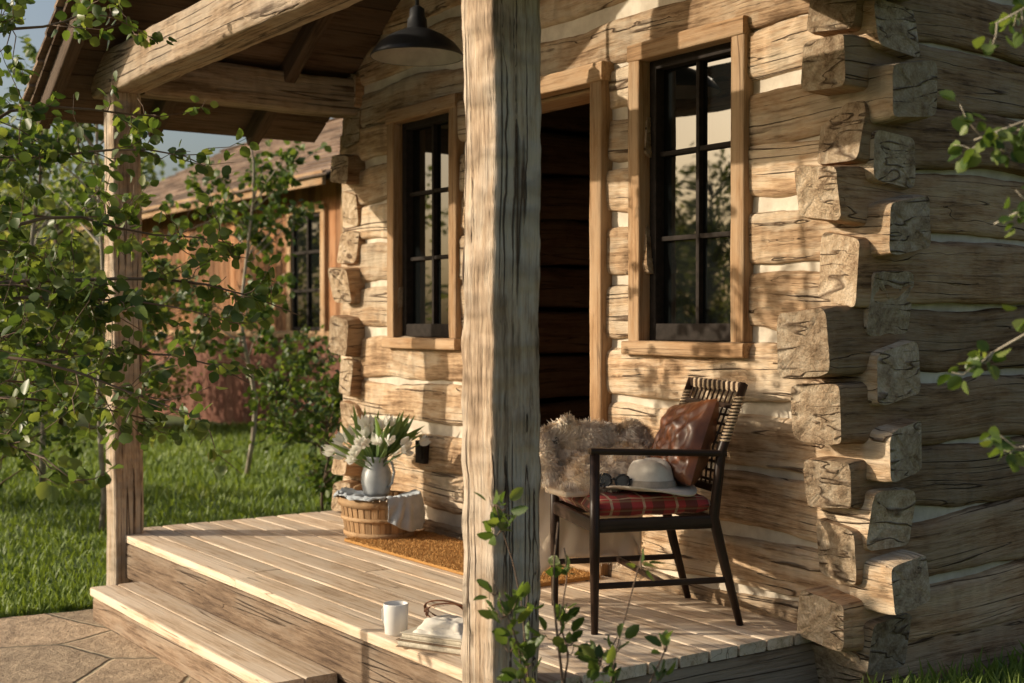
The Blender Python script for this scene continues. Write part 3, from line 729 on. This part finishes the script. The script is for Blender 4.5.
# ------------------------------------------------------------------ vegetation
def curve(a,b_,sag=0,n=7,j=.03):
    a=V(a);b_=V(b_);L=(b_-a).length;out=[]
    o=random.uniform(0,99)
    for i in range(n+1):
        t=i/n;p=a.lerp(b_,t);p.z+=sag*4*t*(1-t)
        if 0<i: p+=V((noise.noise(V((t*3,o,0))),noise.noise(V((t*3,o,9))),noise.noise(V((t*3,o,5)))))*j*L
        out.append(p)
    return out
def sample(pts,t):
    t*=len(pts)-1;i=min(int(t),len(pts)-2);return pts[i].lerp(pts[i+1],t-i)
def leafy(name,base,top,mains,leafs,mat,tmpl,r0=.03,twl=(.12,.38),ntw=9,nl=9,t0=.3,bark=None,hang=-.5,wf=None):
    r_=root(name);mb=MB();L=[];A=[]
    trunk=curve(base,top,0,10,.04)
    tube(mb,trunk,list(np.linspace(r0,r0*.35,len(trunk))),10)
    for (ts,end,sag,dens) in mains:
        st=sample(trunk,ts);pts=curve(st,end,sag,9,.06);bl=(V(end)-st).length
        tube(mb,pts,list(np.linspace(min(r0*.5,.004+bl*.005),.0018,len(pts))),7)
        d0=(V(end)-st).normalized()
        for k in range(int(ntw*dens)):
            t=random.uniform(t0,1.0);p=sample(pts,t)
            d=(d0*.6+V((random.gauss(0,1),random.gauss(0,1),random.gauss(0.1,.8))).normalized()).normalized()
            l=random.uniform(*twl)*(1.1-.4*t)
            tw=curve(p,p+d*l,-.02,4,.12);tube(mb,tw,[.0026,.0022,.0018,.0014,.001],5)
            for q in range(nl):
                tt=random.uniform(.1,1.0);c=sample(tw,tt)
                sd=V((random.gauss(0,1),random.gauss(0,1),random.gauss(0,.7)))
                pet=c+sd.normalized()*random.uniform(.008,.03)
                L.append(tuple(pet));A.append(tuple(sd.normalized()*.9+d*.5+V((0,0,hang))))
    mb.build('trunk_and_branches',[bark or M_twig],r_)
    S=rng.uniform(leafs[0],leafs[1],len(L))
    cloud('leaves',L,S,tmpl,mat,r_,along=np.array(A),jit=.35,nup=.4,wide=None if wf is None else S*wf)
    return r_
# near aspen, trunk left of the path
leafy('aspen_tree',(-2.15,-3.0,GZ),(-2.2,-2.75,3.0),[
 (.60,(-2.24,-1.65,1.98),.10,1.3),(.46,(-1.50,-1.456,1.08),.12,1.8),(.5,(-1.82,-1.60,1.40),.12,1.7),(.7,(-2.32,-1.78,2.32),.1,1.3),
 (.40,(-1.24,-1.96,.78),.10,1.8),(.35,(-1.0,-2.45,.62),.08,1.5),(.6,(-2.04,-2.24,1.77),.06,1.5),(.46,(-1.76,-2.17,1.19),.06,1.9),
 (.7,(-2.11,-2.33,2.26),.05,1.5),(.42,(-1.42,-1.69,.88),.1,2.2),(.36,(-1.75,-2.0,.72),.05,1.8),(.5,(-2.35,-1.85,1.55),.06,1.6),(.55,(-2.3,-2.1,1.3),.06,1.6),
 (.38,(-2.35,-1.95,.8),.05,1.6),(.58,(-1.95,-1.62,1.72),.1,1.4),(.5,(-2.1,-1.9,1.05),.08,1.6),(.44,(-1.55,-1.75,1.15),.06,1.4)],
 (.034,.056),M_leaf,LEAF,.03,ntw=9,nl=9,bark=M_twig)
def crown(name,base,h,r,n,leafs,mat=M_leaf,zmin=.3,**kw):
    b_=V(base);mains=[]
    for i in range(n):
        t=random.uniform(zmin,.95);g=random.uniform(0,6.28);rr=r*random.uniform(.5,1.)*(1.15-.6*abs(t-.5)*2*.8)
        mains.append((t*.92,(b_.x+rr*math.cos(g),b_.y+rr*math.sin(g),b_.z+h*t+rr*.45),.03,1))
    return leafy(name,base,(b_.x+.08,b_.y,b_.z+h),mains,leafs,mat,LEAF,**kw)
crown('young_aspen_tree',(-6.15,-.75,GZ),3.2,.85,24,(.045,.07),r0=.022,ntw=8,nl=8,bark=M_bark)
crown('young_aspen_tree.001',(-8.2,-.6,GZ),3.8,1.1,26,(.05,.08),r0=.03,ntw=8,nl=8,bark=M_bark)
crown('young_aspen_tree.002',(-8.5,1.35,GZ),3.3,.8,20,(.055,.085),r0=.025,ntw=8,nl=7,bark=M_bark,mat=M_leafd)
crown('shrub',(-6.1,.95,GZ),.95,.55,22,(.04,.06),mat=M_leafd,zmin=.1,r0=.012,ntw=8,nl=8)
crown('shrub.001',(-6.9,-1.3,GZ),1.1,.7,26,(.04,.06),mat=M_leafd,zmin=.1,r0=.012,ntw=8,nl=8)
crown('shrub.002',(-9.5,-2.9,GZ),1.5,1.0,24,(.05,.07),mat=M_leafd,zmin=.1,r0=.012,ntw=8,nl=8)
crown('shrub.003',(-9.4,2.6,GZ),1.2,.8,22,(.05,.07),mat=M_leafd,zmin=.1,r0=.012,ntw=8,nl=8)
# sapling by the post
leafy('sapling',(.36,-1.60,GZ),(.33,-1.60,.58),[(.15,(.20,-1.70,.66),.03,1.2),(.2,(.50,-1.45,.52),.0,1),(.3,(.24,-1.74,.44),.0,1.2),(.4,(.44,-1.5,.30),.0,1),(.5,(.30,-1.56,.52),.0,1),(.15,(.54,-1.40,.32),.0,1),(.15,(.26,-1.70,.12),.0,1)],
 (.034,.052),M_leaf,LEAF,.006,twl=(.02,.07),ntw=7,nl=5,t0=.2,wf=.72,hang=.4)
# branch entering on the right
leafy('aspen_tree.001',(1.95,-.55,GZ),(1.9,-.5,3.2),[(.72,(1.25,-1.05,1.78),.04,1.4),(.66,(1.25,-1.07,1.55),.0,1.4),(.6,(1.25,-1.06,1.35),.0,1),(.5,(1.26,-1.05,1.05),.0,.8),(.42,(1.27,-1.04,.82),.0,.6),(.8,(2.5,-.2,2.9),0,1),(.6,(2.4,-1.0,2.2),0,1)],
 (.024,.040),M_leaf,LEAF,.03,twl=(.05,.14),ntw=10,nl=9,t0=.7,bark=M_bark)
# distant trees
dt=root('distant_trees');meshes=[]
for k in range(3):
    mb=MB();tube(mb,[(0,0,0),(.1,.05,1.5),(0,0,3.2),(.05,0,5)],[.14,.11,.07,.02],8)
    P=[]
    for c in range(46):
        t=random.random();g=random.uniform(0,6.28);z=.7+4.6*t;rr=1.75*math.sqrt(random.random())*(1-.75*abs(t-.4)**1.3)
        cx,cy=rr*math.cos(g),rr*math.sin(g);s=random.uniform(.22,.5)
        tube(mb,[(0,0,max(.5,z-.6)),(cx*.6,cy*.6,z-.2),(cx,cy,z)],[.04,.025,.008],5)
        P.append(np.array([cx,cy,z])+rng.normal(size=(55,3))*s*np.array([1,1,.7]))
    P=np.concatenate(P)
    tr=mb.build('tree_trunk',[M_twig],dt);lv=cloud('tree_leaves',P,rng.uniform(.13,.22,len(P)),DIA,M_leafb,dt,nup=.6)
    meshes.append((tr,lv))
def put(x,y,s,k):
    for src in meshes[k]:
        o=bpy.data.objects.new(src.name.split('.')[0],src.data);link(o,dt);o.location=(x,y,GZ);o.scale=(s*random.uniform(1,1.3),s*random.uniform(1,1.3),s);o.rotation_euler=(0,0,random.uniform(0,6.28))
spots=[]
for i in range(20):
    t=i/19; spots.append((-27-random.uniform(0,5)-4*math.sin(t*3),-14+t*34,random.uniform(.9,1.15)))
for i in range(10): spots.append((-14-random.uniform(0,8),11.5+random.uniform(0,8),random.uniform(.9,1.1)))
for i in range(20): spots.append((-40+i*2.4,-29-random.uniform(0,5),random.uniform(1.0,1.45)))
spots+=[(-18,-.5,.6),(-20,-5,.6),(-15.3,1.5,.62),(-14.2,2.3,.42)]
for x,y,s in spots: put(x,y,s,random.randrange(3))
for i,(tr,lv) in enumerate(meshes): tr.location=lv.location=(-30,25+i*4,GZ)
# grass
N=70000
x=-3.72-11*rng.random(N)**1.6;y=rng.uniform(-5.5,4.2,N)
keep=(y<-1.40)|(x<-4.0); x=x[keep];y=y[keep]
far=np.sqrt((x-3)**2+(y+3.6)**2)
P1=np.c_[x,y,np.full(len(x),GZ)];S1=rng.uniform(.035,.085,len(x))*(1+.4*(far>11));W1=.005+.0007*far
N2=9000;x=rng.uniform(.05,1.6,N2);y=rng.uniform(-.5,2.2,N2)
P2=np.c_[x,y,[gh(a,b_) for a,b_ in zip(x,y)]];S2=rng.uniform(.05,.12,N2);W2=np.full(N2,.006)
N3=5000;x=rng.uniform(-.15,1.3,N3);y=rng.uniform(-1.9,-.5,N3);P3=np.c_[x,y,[gh(a,b_) for a,b_ in zip(x,y)]]
P=np.concatenate([P1,P2,P3]);S=np.concatenate([S1,S2,rng.uniform(.04,.09,N3)]);Wd=np.concatenate([W1,W2,np.full(N3,.006)])
va=np.array([.5+.6*noise.noise(V((p[0]*.8,p[1]*.8,0))) for p in P])*.7+rng.random(len(P))*.35
cloud('grass',P,S,BLADE,M_grass,None,along=np.tile([0,0,2.2],(len(P),1)),jit=.6,wide=Wd*1.6,var=np.clip(va,0,1))
# ------------------------------------------------------------------ light & camera
SD=V((.68,1,-.42)).normalized()
sun=bpy.data.lights.new('sun','SUN');sun.energy=5.0;sun.angle=math.radians(.5);sun.color=(1,.87,.68)
so=link(bpy.data.objects.new('sun',sun));so.rotation_euler=SD.to_track_quat('-Z','Y').to_euler();so.location=(-5,-10,6)
w=bpy.data.worlds.new('World');scene.world=w;w.use_nodes=True;nt=w.node_tree
sk=nt.nodes.new('ShaderNodeTexSky');sk.sky_type='NISHITA';sk.sun_disc=False
sk.sun_elevation=math.asin(-SD.z);sk.sun_rotation=math.atan2(-SD.x,-SD.y)
sk.dust_density=5.0
nt.links.new(sk.outputs[0],nt.nodes['Background'].inputs[0]);nt.nodes['Background'].inputs[1].default_value=.15
cam=bpy.data.cameras.new('camera');co_=link(bpy.data.objects.new('camera',cam));co_.location=(3.063,-3.651,1.1)
Fd=V((-.8206,.5714,-math.tan(math.radians(.72))));co_.rotation_euler=Fd.to_track_quat('-Z','Y').to_euler()
cam.lens=46.2;cam.sensor_width=36;cam.clip_end=2000;cam.clip_start=.05
cam.dof.use_dof=True;cam.dof.focus_distance=4.9;cam.dof.aperture_fstop=3.2
scene.camera=co_
scene.view_settings.view_transform='Standard'
try: scene.view_settings.look='None'
except Exception: pass
scene.view_settings.exposure=0
